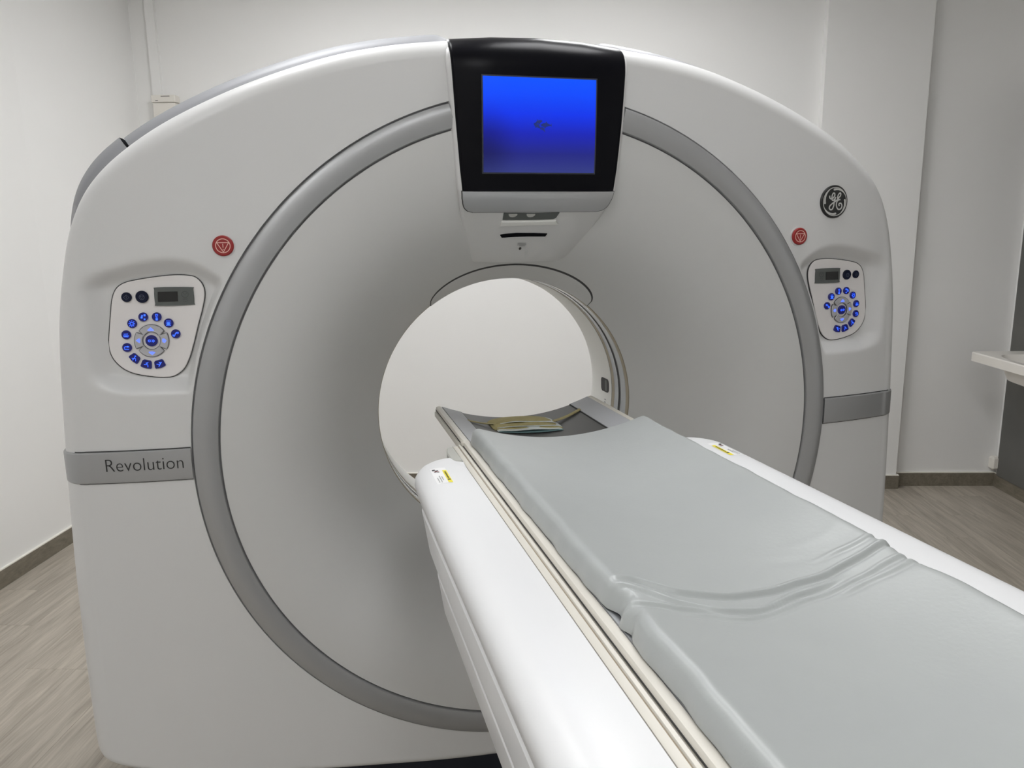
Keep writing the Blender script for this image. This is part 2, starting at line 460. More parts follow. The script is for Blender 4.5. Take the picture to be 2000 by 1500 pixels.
# small laser windows in the tube
for sgn in (1, -1):
    pts = rrect(.446, .506, -.012, .030, .012)
    def ftube(y, z, h, s=sgn): 
        r = 0.3495-h; a_ = z/0.35
        return (s*r*math.cos(a_), y, r*math.sin(a_))
    mb = MB(); mb.plate([(p[0], p[1]) for p in pts], ftube, -.002, .0012, 0)
    q = rrect(.458, .472, -.008, .026, .004); mb.plate(q, ftube, 0, .0016, 1)
    mb.obj('laser_window', [GAP, LCD], GAN, dz=H)
    mb = MB()
    for k in range(3): mb.ribbon([(.462, -.035-.008*k), (.474, -.035-.008*k)], .003, ftube, .001, 0)
    mb.obj('tube_print', INKG, GAN, dz=H)

# lip insert over the bore
am = math.radians(37.5)
def lip(nm, grow, proud, m):
    na, nr = 90, 8; V = []
    for i in range(na):
        al = -1+2*i/(na-1); aa = math.pi/2-0.035-al*(am+grow/.37)
        ro = RB+(.036+grow)*max(0.0, 1-abs(al)**5)**0.5
        ri = RB-0.002
        for j in range(nr):
            r = ri+(ro-ri)*j/(nr-1); rr = min(max(r, RB), RI)
            y = float(yfl(rr))-proud*(1.0 if j < nr-1 else 0.0)+ (RB-r if r < RB else 0)
            V.append((r*math.cos(aa), y, r*math.sin(aa)))
    return mesh(nm, V, grid_faces(na, nr, flip=True), m, GAN, dz=H, angle=60)
lip('lip_joint', .0022, .0022, GAP)
lip('bore_lip', 0.0, .0040, FLARE)

# rear covers (silver)
off = 0.044*sstep(.36, .62, OZ)*(0.55+0.45*sstep(.15, .20, np.abs(OX)))-0.004
def rear(nm, mask, prof, m, extra=0.0):
    idx = np.where(mask)[0]
    # make contiguous
    brk = np.where(np.diff(idx) > 1)[0]
    if len(brk): idx = np.concatenate([idx[brk[0]+1:], idx[:brk[0]+1]])
    closed = len(idx) == NT
    rows = []
    for (y, k, d) in prof:
        o_ = off[idx]*k+d+extra*(k > .5)
        rows.append(np.stack([OX[idx]+NX[idx]*o_, np.full(len(idx), y), OZ[idx]+NZ[idx]*o_], 1))
    return mesh(nm, np.concatenate(rows), grid_faces(len(rows), len(idx), closed=closed), m, GAN, dz=H)
rp = [(.10, 0, -.03), (.115, .6, -.004), (.135, .93, 0), (.17, 1, 0), (.45, 1.05, 0), (.72, .9, -.005), (.82, .5, -.02), (.862, 0, -.06)]
TOPM = (OZ > 0.30) & (np.abs(OX) < 0.835)
rear('rear_top_cover', TOPM, rp, SILV2)
SIDE = (~TOPM) & (np.abs(OX) > .40)
rear('rear_side_cover', SIDE & (OX < 0), rp, SILV2, 0.006)
rear('rear_side_cover', SIDE & (OX > 0), rp, SILV2, 0.006)
# rear face
th = TH; rows = [np.stack([.715*np.cos(th), np.full(NT, .862), .715*np.sin(th)], 1), np.stack([OX-NX*.055, np.full(NT, .862), OZ-NZ*.055], 1)]
mesh('rear_face', np.concatenate(rows), grid_faces(2, NT, closed=True, flip=True), WHITE, GAN, dz=H)
# dark plinth
mb = MB(); mb.bbox(-.955, .955, .165, .80, 0.0, H-.63, .012)
mb.obj('base_plinth', NAVY, GAN, smooth=False)
mb = MB(); mb.box(-.60, -.596, .163, .166, .01, H-.70)
mb.obj('plinth_joint', GAP, GAN, smooth=False)

# side bands
def band(sgn):
    # horizontal path over the cover: face, then around the flank
    z0, z1 = -.031, .035
    pts = [(x, float(yface0(x)), 0, -1) for x in np.linspace(.764, .968, 22)]
    aa_ = .052; xe = 1.0155; yb_ = float(yface0(xe-aa_))
    for k in range(1, 13):
        ph = math.pi/2*k/12
        pts.append((xe-aa_*(1-math.sin(ph)), yb_+aa_*(1-math.cos(ph)), math.sin(ph), -math.cos(ph)))
    pts.append((xe+.001, yb_+aa_+.03, 1, 0))
    n = len(pts); rows = []
    for (h, dzz) in ((-.006, 0), (.0045, 0), (.0065, .0022), (.0068, .006)):
        lo = []; hi = []
        for i, (x, y, nx, ny) in enumerate(pts):
            hh = h; e = dzz
            # rounded end towards the back
            X = (x+nx*hh)*sgn; Y = y+ny*hh
            lo.append((X, Y, z0+e)); hi.append((X, Y, z1-e))
        rows.append((lo, hi))
    V = []; ring = []
    for (lo, hi) in rows: ring.append(lo)
    for (lo, hi) in rows[::-1]: ring.append(hi)
    V = [p for r in ring for p in r]
    F = grid_faces(len(ring), n, flip=(sgn > 0))
    F += [tuple(k*n for k in range(len(ring))), tuple(k*n+n-1 for k in range(len(ring)))]
    o = mesh('side_band', V, F, SILVER, GAN, dz=H, angle=35)
    # dark joint around the band
    V = []
    for z in (z0-.0022, z1+.0022):
        for (x, y, nx, ny) in pts:
            V.append(((x+nx*.0016)*sgn, y+ny*.0016, z))
    mesh('band_joint', V, grid_faces(2, n), GAP, GAN, dz=H)
    return o
bandL = band(-1); bandR = band(1)

def text_pts(body, size=1.0):
    cu = bpy.data.curves.new('lettering', 'FONT'); cu.body = body; cu.size = size; cu.resolution_u = 4
    cu.offset = -0.012*size
    o = bpy.data.objects.new('lettering', cu); COL.objects.link(o)
    dg = bpy.context.evaluated_depsgraph_get(); me = bpy.data.meshes.new_from_object(o.evaluated_get(dg))
    V = np.array([v.co[:] for v in me.vertices]); F = [tuple(p.vertices) for p in me.polygons]
    bpy.data.objects.remove(o); bpy.data.curves.remove(cu); bpy.data.meshes.remove(me)
    return V, F
tv, tf_ = text_pts('Revolution')
x0 = hit(208, 922, 1, .015)[0]; x1 = hit(361, 916, 1, .005)[0]
zb_ = hit(210, 922.5, 1, .012)[2]; zt_ = hit(212, 898, 1, .012)[2]
capR = tv[tv[:, 0] < tv[:, 0].max()*.07][:, 1].max()
sx = (x1-x0)/(tv[:, 0].max()-tv[:, 0].min())
sz = (zt_-zb_)/capR
V = [(x0+(p[0]-tv[:, 0].min())*sx, float(yface0(x0+(p[0]-tv[:, 0].min())*sx))-.0074, zb_+p[1]*sz) for p in tv]
mesh('lettering', V, tf_, INK, bandL, smooth=False, dz=H)

# ------------------------------------------------------------------ screen column
fc = spline([(.24, .871), (.16, .871), (.10, .871), (.055, .869), (.026, .863), (.006, .851), (-.006, .834), (-.011, .812), (-.012, .785), (-.011, .74), (-.007, .66), (-.002, .60), (.004, .557), (.018, .535), (.036, .517), (.062, .496), (.100, .465), (.142, .433), (.176, .411), (.196, .400)], 5, closed=False)
def ycol(z): 
    zz = fc[::-1, 1]; return float(np.interp(z, zz, fc[::-1, 0]))
def column(nm, zlo, zhi, dw, proud, m, backy, rb=.006):
    sel = [p for p in fc if zlo <= p[1] <= zhi]
    if not any(abs(p[1]-zlo) < 1e-6 for p in sel): sel.append((ycol(zlo), zlo))
    V = []; m_ = 0
    for i, (y, z) in enumerate(sel):
        j0, j1 = max(i-1, 0), min(i+1, len(sel)-1)
        t = np.array([sel[j1][0]-sel[j0][0], sel[j1][1]-sel[j0][1]]); t /= np.hypot(*t)+1e-9
        ny, nz = t[1], -t[0]        # pointing to the front / top
        if ny > 0 and abs(ny) > abs(nz): ny, nz = -ny, -nz
        if nz < 0 and z > .86: ny, nz = -ny, -nz
        w = float(wcol(z))-dw
        ring = []
        for (xx, hh) in ((-w, -backy), (-w, proud-rb), (-w+rb*.3, proud-rb*.3), (-w+rb, proud), (-w*.5, proud+.002), (0, proud+.003), (w*.5, proud+.002), (w-rb, proud), (w-rb*.3, proud-rb*.3), (w, proud-rb), (w, -backy)):
            ring.append((xx, y+ny*hh, z+nz*hh-.22*xx*xx*float(sstep(.78, .865, z))))
        m_ = len(ring); V += ring
    F = grid_faces(len(sel), m_)
    F.append(tuple(range(m_))[::-1]); F.append(tuple((len(sel)-1)*m_+k for k in range(m_)))
    return mesh(nm, V, F, m, GAN, dz=H, angle=50)
column('screen_housing', .400, .92, 0.0, .003, WHITE, .05, .010)
column('screen_bezel', .557, .92, .0085, .010, BLACK, .0, .006)
def fcol(x, z, h):
    """point on the housing front, h metres proud"""
    y0, y1 = ycol(z-.004), ycol(z+.004)
    t = np.array([y1-y0, .008]); t /= np.hypot(*t); ny, nz = -t[1], t[0]
    return (x, ycol(z)+ny*h, z+nz*h)
# silver plate under the bezel, lower corners rounded
w0 = float(wcol(.557))-.008; w1 = w0-.0035
P = [(-w0, .5565), (-w0+.002, .542)]
for k in range(7):
    aa_ = math.pi+math.pi/2*k/6; P.append((-w1+.026+.026*math.cos(aa_), .5175+.022+.022*math.sin(aa_)))
P += [(-x, z) for (x, z) in P[::-1]]
def dense(P, n=7):
    P = np.array(P); out = []
    for i in range(len(P)):
        a_, b_ = P[i], P[(i+1) % len(P)]; k = max(1, int(np.hypot(*(b_-a_))/.02)) if n else 1
        for j in range(k): out.append(a_+(b_-a_)*j/k)
    return out
def surf_plate(nm, pts, f, h, m, parent, thick=.006, dz=H):
    """outline over a surface that bends in z: horizontal strips"""
    P = np.array(pts); zmin, zmax = P[:, 1].min(), P[:, 1].max()
    zs = np.linspace(zmin+1e-5, zmax-1e-5, 16); L = []; R = []
    for z in zs:
        xs = []
        for i in range(len(P)):
            a_, b_ = P[i], P[(i+1) % len(P)]
            if (a_[1]-z)*(b_[1]-z) <= 0 and a_[1] != b_[1]:
                xs.append(a_[0]+(b_[0]-a_[0])*(z-a_[1])/(b_[1]-a_[1]))
        L.append(min(xs)); R.append(max(xs))
    V = []; nx = 9
    for z, l, r in zip(zs, L, R):
        V.append(f(l, z, h-thick))
        for j in range(nx): V.append(f(l+(r-l)*j/(nx-1), z, h))
        V.append(f(r, z, h-thick))
    m_ = nx+2; F = grid_faces(len(zs), m_, flip=True)
    F.append(tuple(range(m_))); F.append(tuple((len(zs)-1)*m_+k for k in range(m_))[::-1])
    return mesh(nm, V, F, m, parent, dz=dz, angle=40)
surf_plate('plate_joint', [(x*1.009, z-.0016*(z < .55)) for (x, z) in P], fcol, .0072, GAP, GAN)
surf_plate('bezel_plate', P, fcol, .0085, PLATE, GAN)
# slots, print and small hole on the lower housing
def fl_(x, z, h): return fcol(x, z, h+.0058)
def pxcol(px, py):
    y = .05
    for _ in range(8):
        p = hit(px, py, 1, y); y = ycol(p[2])-.005
    return (p[0], p[2])
s1 = [pxcol(*p) for p in ((984, 412), (1093, 411), (1086, 421), (1080, 423.5), (1030, 425), (982, 425))]
mb = MB(); mb.plate(s1, fl_, -.002, .0012, 0)
for (px_, r_) in ((1002, .010), (1037, .010)):
    c_ = pxcol(px_, 413); pts = [(c_[0]+r_*math.cos(t_), c_[1]+.55*r_*math.sin(t_)) for t_ in np.linspace(math.pi, 2*math.pi, 12)]
    mb.plate(pts, fl_, .0012, .0032, 1)
mb.obj('camera_slot', [LCD, LOGOS], GAN, dz=H)
s1b = [pxcol(*p) for p in ((980, 427), (1086, 425.5), (1091, 435), (1030, 436), (976, 438))]
mb = MB(); mb.plate(s1b, fl_, -.002, .0028, 0, bev=.002); mb.obj('slot_lip', TUBEW, GAN, dz=H)
s2 = [pxcol(*p) for p in ((977, 455), (985, 453), (1010, 451), (1040, 451), (1069, 452), (1065, 457), (1030, 457), (1000, 458), (980, 459.5))]
mb = MB(); mb.plate(s2, fl_, -.002, .0018, 0); mb.obj('speaker_slot', BLACK, GAN, dz=H)
mb = MB()
for (xa, xb, y_) in ((1011, 1028, 470.8), (1010.5, 1028, 473.6), (1014, 1025.5, 476)):
    mb.ribbon([pxcol(xa, y_), pxcol((xa+xb)/2, y_-.2), pxcol(xb, y_-.3)], .0014, fl_, .0012, 0)
mb.obj('housing_print', INKG, GAN, dz=H)
c_ = pxcol(1016, 481); mb = MB(); mb.plate(circle(c_[0], c_[1], .003, 12), fl_, -.001, .0014, 0); mb.obj('microphone_hole', GAP, GAN, dz=H)

# display
def screen_mat():
    m = bpy.data.materials.new('screen_blue'); m.use_nodes = True; nt = m.node_tree; b_ = nt.nodes['Principled BSDF']
    b_.inputs['Base Color'].default_value = (0.01, 0.01, 0.02, 1); b_.inputs['Roughness'].default_value = 0.25; b_.inputs['Specular IOR Level'].default_value = 0.15
    tc = nt.nodes.new('ShaderNodeTexCoord'); sp = nt.nodes.new('ShaderNodeSeparateXYZ'); nt.links.new(tc.outputs['Generated'], sp.inputs[0])
    rp_ = nt.nodes.new('ShaderNodeValToRGB'); e = rp_.color_ramp.elements
    e[0].position = 0.0; e[0].color = (0.030, 0.042, 0.22, 1); e[1].position = 1.0; e[1].color = (0.0, 0.085, 1.0, 1)
    for (p_, c_) in ((.2, (.012, .017, .22, 1)), (.42, (.005, .015, .48, 1)), (.62, (.001, .034, .84, 1)), (.85, (.0, .07, 1.0, 1))):
        q = e.new(p_); q.color = c_
    nt.links.new(sp.outputs['Z'], rp_.inputs[0])
    # screen content is darker at its left and right middle
    mr = nt.nodes.new('ShaderNodeMapping'); mr.inputs['Location'].default_value = (-.0, 0, -.42); mr.inputs['Scale'].default_value = (2.2, 0, 1.5)
    nt.links.new(tc.outputs['Generated'], mr.inputs[0])
    ln = nt.nodes.new('ShaderNodeVectorMath'); ln.operation = 'LENGTH'; nt.links.new(mr.outputs[0], ln.inputs[0])
    k = nt.nodes.new('ShaderNodeMapRange'); k.inputs['From Min'].default_value = 0; k.inputs['From Max'].default_value = .8
    k.inputs['To Min'].default_value = .45; k.inputs['To Max'].default_value = 1.0; k.interpolation_type = 'SMOOTHSTEP'
    nt.links.new(ln.outputs['Value'], k.inputs['Value'])
    mx = nt.nodes.new('ShaderNodeMix'); mx.data_type = 'RGBA'; mx.blend_type = 'MULTIPLY'; mx.inputs['Factor'].default_value = 1
    nt.links.new(rp_.outputs[0], mx.inputs['A']); nt.links.new(k.outputs['Result'], mx.inputs['B'])
    nt.links.new(mx.outputs['Result'], b_.inputs['Emission Color']); b_.inputs['Emission Strength'].default_value = 1.0
    return m
def fsc(x, z, h): return fcol(x, z, h+.0132)
def pxsc(px, py):
    y = -.018
    for _ in range(6):
        p = hit(px, py, 1, y); y = fsc(p[0], p[2], 0)[1]
    return (p[0], p[2])
cs = [pxsc(944, 147.5), pxsc(1166, 157), pxsc(1157.5, 337.5), pxsc(943, 334.5)]
zt_ = (cs[0][1]+cs[1][1])/2; zb_ = (cs[2][1]+cs[3][1])/2; xl = (cs[0][0]+cs[3][0])/2; xr = (cs[1][0]+cs[2][0])/2
DF = mat('display_frame', (0.03, 0.035, 0.05), .3)
surf_plate('display_frame', [(xl-.003, zb_-.003), (xr+.003, zb_-.003), (xr+.003, zt_+.003), (xl-.003, zt_+.003)], fsc, .0006, DF, GAN, .004)
SCR = surf_plate('display_screen', [(xl, zb_), (xr, zb_), (xr, zt_), (xl, zt_)], fsc, .0014, screen_mat(), GAN, .003)
SCR['label'] = 'glowing blue screen showing small dolphins'
DOL = mat('dolphin_blue', (0.0, 0.0, 0.02), .4, emit=(0.004, 0.02, 0.16), estr=1.0)
def dolphin(cx, cy, L, ang, flip=1):
    body = [(-.5, .0), (-.42, .07), (-.25, .13), (-.05, .15), (.0, .26), (.08, .15), (.25, .09), (.42, .03), (.52, .12), (.50, .0), (.54, -.10), (.42, -.02), (.2, -.06), (.0, -.10), (-.1, -.24), (-.16, -.11), (-.35, -.08)]
    ca, sa = math.cos(ang), math.sin(ang); P_ = []
    for (x, y) in body:
        y *= flip*1.45; P_.append(pxsc(cx+L*(x*ca-y*sa), cy-L*(x*sa+y*ca)))
    mb = MB(); mb.plate(P_, fsc, .0012, .0022, 0); return mb.obj('dolphin', DOL, SCR, smooth=False, dz=H)
dolphin(1051, 238.5, 17, math.radians(200), -1); dolphin(1066, 244.3, 21, math.radians(-2)); dolphin(1049, 246, 17, math.radians(-35)); dolphin(1060, 252, 12, math.radians(-50))

# ------------------------------------------------------------------ control panels, buttons and badges
def zpx(zx, zy, ox, oy, sc, y=.037):
    p = hit(ox+zx*sc, oy+zy*sc, 1, y); return (float(p[0]), float(p[2]))
def pn(zx, zy): return zpx(zx, zy, 200, 530, 220/1500)
def pnr(r): return r*220/1500*.00093          # panel radius in metres
def panel(sgn):
    def fp(x, z, h): return (x*sgn*-1, float(yface0(x))+.0265-h, z)
    out = [(1130, 52), (1250, 78), (1340, 170), (1370, 300), (1342, 480), (1285, 700), (1225, 950), (1165, 1150), (1090, 1290), (960, 1380), (800, 1397), (600, 1382), (400, 1345), (250, 1270), (135, 1150), (85, 1000), (90, 800), (110, 560), (130, 370), (185, 235), (300, 155), (500, 108), (750, 70), (950, 50)]
    pts = [pn(*p) for p in spline(out, 5)]
    def P2(seq): return [pn(*p) for p in seq]
    mb = MB(); mb.plate([tuple(p) for p in inset(pts, -.0018)], fp, -.004, .0022, 0); mb.obj('panel_joint', GAP, GAN, dz=H)
    mb = MB(); mb.plate(pts, fp, -.01, .0035, 0, bev=.0012); pl = mb.obj('control_panel', PANEL, GAN, dz=H)
    def btn(nm, shape, glyph, base=BTN, mark=GLOW, hh=.0062, rim=True):
        mb = MB()
        mb.plate(shape, fp, .001, hh, 0, bev=.0010)
        for g in glyph:
            if g[0] == 'l': mb.ribbon(P2(g[1]), g[2], fp, hh+.0004, 1)
            elif g[0] == 'o': 
                c = pn(*g[1]); mb.ribbon(circle(c[0], c[1], pnr(g[2]), 14), g[3], fp, hh+.0004, 1, closed=True)
            elif g[0] == 'p': mb.plate(P2(g[1]), fp, hh-.0005, hh+.0004, 1)
        return mb.obj(nm, [base, mark], pl, dz=H, angle=35)
    def circ(zx, zy, r): 
        c = pn(zx, zy); return circle(c[0], c[1], pnr(r), 26)
    lw = .0011
    btn('round_button', circ(327, 342, 72), [('l', [(290, 345), (327, 312), (365, 345), (327, 378), (290, 345)], .0006), ('l', [(327, 330), (327, 358)], .0006)], BTN0, BTNG)
    btn('round_button', circ(537, 336, 90), [('o', (537, 340), 36, .0006), ('l', [(512, 325), (562, 325), (537, 362), (512, 325)], .0006)], BTN0, BTNG)
    # display window
    fr = [(740, 210), (1190, 204), (1222, 235), (1236, 410), (1205, 438), (755, 452), (715, 420), (702, 245)]
    mb = MB(); mb.plate([tuple(p) for p in P2(spline(fr, 4))], fp, .002, .0056, 0, bev=.0008)
    mb.plate(P2([(752, 268), (1015, 262), (1022, 392), (755, 400)]), fp, .005, .0064, 1)
    c = pn(1115, 300)
    mb.ribbon(circle(c[0], c[1], pnr(46), 16), .0008, fp, .0062, 2, closed=True)
    for seg in ([(1090, 285), (1105, 285)], [(1125, 285), (1140, 285)], [(1115, 295), (1115, 312)], [(1085, 362), (1150, 360)], [(1092, 388), (1105, 388)], [(1117, 390), (1130, 389)], [(1140, 386), (1152, 385)]):
        mb.ribbon(P2(seg), .0009, fp, .0062, 2)
    mb.obj('panel_display', [LCD, LCDK, LCDM], pl, dz=H)
    G = {}
    def sq(x, y, s): return ('p', [(x-s, y-s), (x+s, y-s), (x+s, y+s), (x-s, y+s)])
    sun = [('o', (402, 693), 22, lw)]+[('l', [(402+30*math.cos(t), 693+30*math.sin(t)), (402+44*math.cos(t), 693+44*math.sin(t))], lw) for t in np.linspace(0, 2*math.pi, 8, endpoint=False)]
    btn('round_button', circ(553, 603, 67), [sq(575, 578, 12), sq(540, 585, 9), sq(535, 608, 12), sq(575, 632, 10), ('l', [(540, 585), (540, 608)], lw)])
    btn('round_button', circ(735, 600, 67), [('l', [(722, 565), (750, 565), (750, 588), (722, 588), (722, 565)], lw), ('l', [(724, 600), (748, 608)], lw), sq(738, 630, 14)])
    btn('round_button', circ(895, 680, 67), [('l', [(865, 652), (925, 652)], lw), sq(895, 684, 16), ('l', [(860, 678), (930, 678)], lw), ('l', [(865, 706), (928, 706)], lw*1.4)])
    btn('round_button', circ(990, 822, 67), [('l', [(950, 845), (975, 850), (985, 825), (1005, 800), (1030, 800)], lw*1.5), ('l', [(955, 830), (970, 860)], lw), ('l', [(1010, 820), (1030, 812)], lw)])
    btn('round_button', circ(402, 692, 67), sun)
    btn('round_button', circ(322, 842, 67), [('l', [(292, 832), (350, 830)], lw), ('l', [(285, 852), (360, 852)], lw), ('l', [(290, 866), (355, 866)], lw), sq(325, 858, 9)])
    btn('round_button', circ(333, 1012, 67), [('l', [(302, 1002), (302, 1034), (362, 1033)], lw*1.2), ('l', [(305, 1000), (365, 1000)], lw), sq(345, 1000, 9)])
    btn('centre_button', circ(665, 917, 85), [('l', [(640, 900), (622, 917), (640, 934)], lw*1.3), ('l', [(660, 903), (646, 917), (660, 931)], lw), ('l', [(672, 903), (686, 917), (672, 931)], lw), ('l', [(690, 900), (708, 917), (690, 934)], lw*1.3)])
    for (poly, gl) in (([(430, 1078), (517, 1150), (470, 1232), (400, 1190), (350, 1130)], [('l', [(400, 1150), (455, 1155)], lw), ('l', [(410, 1175), (430, 1155), (450, 1120)], lw), sq(448, 1125, 8), ('l', [(452, 1165), (452, 1188)], lw)]),
                      ([(550, 1163), (665, 1184), (668, 1290), (590, 1285), (511, 1258)], [('l', [(565, 1232), (620, 1235)], lw), ('l', [(590, 1212), (625, 1205)], lw), ('l', [(618, 1240), (618, 1265)], lw), sq(605, 1215, 7)]),
                      ([(698, 1188), (812, 1156), (860, 1240), (790, 1278), (715, 1288)], [('l', [(735, 1225), (775, 1228)], lw), ('l', [(765, 1255), (800, 1195)], lw*1.2), ('l', [(765, 1200), (785, 1200)], lw), sq(785, 1212, 7)])):
        q = []
        for i in range(len(poly)):
            a_, b_ = np.array(poly[i]), np.array(poly[(i+1) % len(poly)])
            q += [a_*.86+b_*.14, a_*.5+b_*.5, a_*.14+b_*.86]
        btn('wedge_button', [tuple(p) for p in P2(q)], gl)
    # ring of four grey pads
    c0 = (665, 917)
    for (a0, a1, ri, ro, tri) in ((38, 142, 118, 214, [(610, 778), (655, 738), (703, 778), (680, 786), (632, 786)]), (218, 322, 118, 214, [(632, 1062), (680, 1058), (720, 1070), (678, 1104), (632, 1075)]),
                                  (152, 208, 122, 232, [(455, 915), (490, 890), (515, 893), (510, 945), (490, 940)]), (-28, 28, 122, 232, [(812, 888), (840, 885), (868, 912), (845, 942), (812, 930)])):
        pts_ = []
        for t in np.linspace(a0, a1, 14): pts_.append((c0[0]+ro*math.cos(math.radians(t)), c0[1]-ro*math.sin(math.radians(t))))
        dlt = 7
        for t in np.linspace(a1+dlt, a0-dlt, 12): pts_.append((c0[0]+ri*math.cos(math.radians(t)), c0[1]-ri*math.sin(math.radians(t))))
        mb = MB(); sh = P2(pts_)
        mb.plate([tuple(p) for p in inset(sh, -.0007)], fp, .002, .0039, 2)
        mb.plate(sh, fp, .003, .0060, 0, bev=.0014)
        mb.plate(P2(tri), fp, .0055, .0064, 1)
        mb.obj('arrow_pad', [PAD, GLOW2, GAP], pl, dz=H, angle=35)
def panels():
    panel(-1)     # fp multiplies x by -sgn: -1 keeps the photographed (viewer-left) side
    panel(1)
panels()

# emergency stop buttons
for (px_, py_) in ((436, 480), (1560, 461.5)):
    p = hit(px_, py_, 1, 0.0); cx, cz = float(p[0]), float(p[2])
    def fe(x, z, h): return (x, float(yface0(x))-h, z)
    mb = MB(); mb.plate(circle(cx, cz, .0235, 36), fe, -.003, .0012, 0); mb.obj('button_collar', WHITE, GAN, dz=H)
    mb = MB(); mb.plate(circle(cx, cz, .0205, 36), fe, -.002, .0065, 0, bev=.002); eb = mb.obj('emergency_button', RED, GAN, dz=H); eb['label'] = 'red round emergency stop button'
    mb = MB(); mb.ribbon(circle(cx, cz, .0137, 32), .0014, fe, .0069, 0, closed=True)
    tr = [(cx-.0113, cz+.0062), (cx+.0113, cz+.0062), (cx, cz-.0125)]
    for i in range(3): mb.ribbon([tr[i], tr[(i+1) % 3]], .0013, fe, .0069, 0)
    mb.ribbon([(cx, cz+.0038), (cx, cz-.0040)], .0014, fe, .0069, 0); mb.plate(circle(cx, cz-.0068, .0010, 8), fe, .0065, .0069, 0)
    mb.obj('stop_symbol', SALMON, eb, smooth=False, dz=H)

# round monogram badge
p = hit(1627.5, 394, 1, .002); cx, cz = float(p[0]), float(p[2]); RL = .0395
def fb(x, z, h): return (x, float(yface0(x))-h, z)
mb = MB(); mb.plate(circle(cx, cz, RL, 56), fb, -.003, .005, 0, bev=.002); bd = mb.obj('badge', LOGOK, GAN, dz=H); bd['label'] = 'round black badge with silver monogram'
mb = MB(); mb.ribbon(circle(cx, cz, RL*.855, 64), RL*.045, fb, .0056, 0, closed=True)
for k in range(4):
    t0 = math.radians(97-90*k); ts = np.linspace(0, 1, 16)
    pts = [(cx+RL*(.735+.105*t)*math.cos(t0-t*math.radians(70)), cz+RL*(.735+.105*t)*math.sin(t0-t*math.radians(70))) for t in ts]
    mb.ribbon(pts, [RL*(.11*(1-t)**.8+.02) for t in ts], fb, .0058, 0)
    mb.plate(circle(pts[0][0], pts[0][1], RL*.062, 12), fb, .005, .0058, 0)
def lg(zx, zy):
    q = hit(1520+zx/10, 350+zy/10, 1, .002); return (float(q[0]), float(q[2]))
G_ = [(970, 325), (968, 360), (990, 385), (1030, 375), (1068, 325), (1068, 285), (1045, 275), (1022, 310), (1012, 365), (1020, 410), (1045, 415), (1072, 385), (1088, 350)]
G2 = [(1088, 350), (1075, 400), (1058, 450), (1048, 520), (1020, 585), (985, 598), (960, 570), (972, 525), (1020, 478), (1075, 440), (1125, 405), (1185, 402)]
E_ = [(1128, 395), (1128, 345), (1150, 295), (1178, 272), (1192, 290), (1182, 330), (1155, 358), (1140, 380), (1152, 398), (1185, 402)]
E2 = [(1165, 400), (1125, 425), (1103, 480), (1110, 550), (1145, 592), (1190, 578), (1215, 530), (1200, 478), (1165, 475), (1152, 500), (1165, 525)]
for st in (G_, G2, E_, E2):
    q = spline([lg(*p_) for p_ in st], 6, closed=False); mb.ribbon(q, RL*.085, fb, .0058, 0)
mb.obj('monogram', LOGOS, bd, smooth=False, dz=H)

# ------------------------------------------------------------------ patient table
TAB = thing('patient_table', 'white patient table running into the scanner bore', 'patient table', (0, -1.6, 0))
YE = -2.35
def side_cover(sgn):
    prof = [(.10, -.145, -.275), (.014, -.140, -.272), (.007, -.130, -.268), (.006, -.092, -.215), (.011, -.0865, -.208), (.004, -.079, -.198), (.0005, -.066, -.170), (.003, -.032, -.070), (.009, -.0265, -.058), (.002, -.018, -.038), (0, -.004, -.004),
            (.0015, .006, 0), (.006, .014, 0), (.013, .0205, 0), (.022, .0250, 0), (.032, .0275, 0), (.045, .0285, 0), (.065, .0275, 0), (.085, .0255, 0), (.098, .024, 0)]
    XO, XIN, YF = .3345, .2345, -.183
    rows = []
    for (e, z, sh) in prof:
        pts = []
        rx, ry = max(.085-e, .004), max(.090-e*.9, .004)
        xcn = min(XO-.085, XO-e-rx); 
        y0 = YF+sh-e*.9
        xc = XO-e-rx
        yc = y0-ry
        for x in np.linspace(XIN, max(xc, XIN+.0005), 5)[:-1]: pts.append((x, y0))
        for k in range(13):
            ph = math.pi/2*k/12; pts.append((max(xc, XIN+.0005)+rx*math.sin(ph)*(1 if XO-e > XIN+.002 else 0.02), yc+ry*math.cos(ph)))
        for y in np.linspace(yc, YE, 14)[1:]: pts.append((XO-e, y))
        rows.append([(sgn*x, y, z) for (x, y) in pts])
    m_ = len(rows[0]); V = [p_ for r in rows for p_ in r]
    F = grid_faces(len(rows), m_, flip=(sgn < 0))
    # top strip between the last row and the straight inner edge
    base = len(V); last = (len(rows)-1)*m_
    V += [(sgn*XIN, p_[1], .0238) for p_ in rows[-1]]
    for j in range(m_-1):
        f = (last+j, last+j+1, base+j+1, base+j); F.append(f[::-1] if sgn < 0 else f)
    # inner wall
    b2 = len(V); V += [(sgn*XIN, p_[1], -.14) for p_ in rows[-1]]
    for j in range(m_-1):
        f = (base+j, base+j+1, b2+j+1, b2+j); F.append(f[::-1] if sgn < 0 else f)
    return mesh('side_cover', V, F, TABW, TAB, dz=H, angle=38)
covers = {s_: side_cover(s_) for s_ in (-1, 1)}
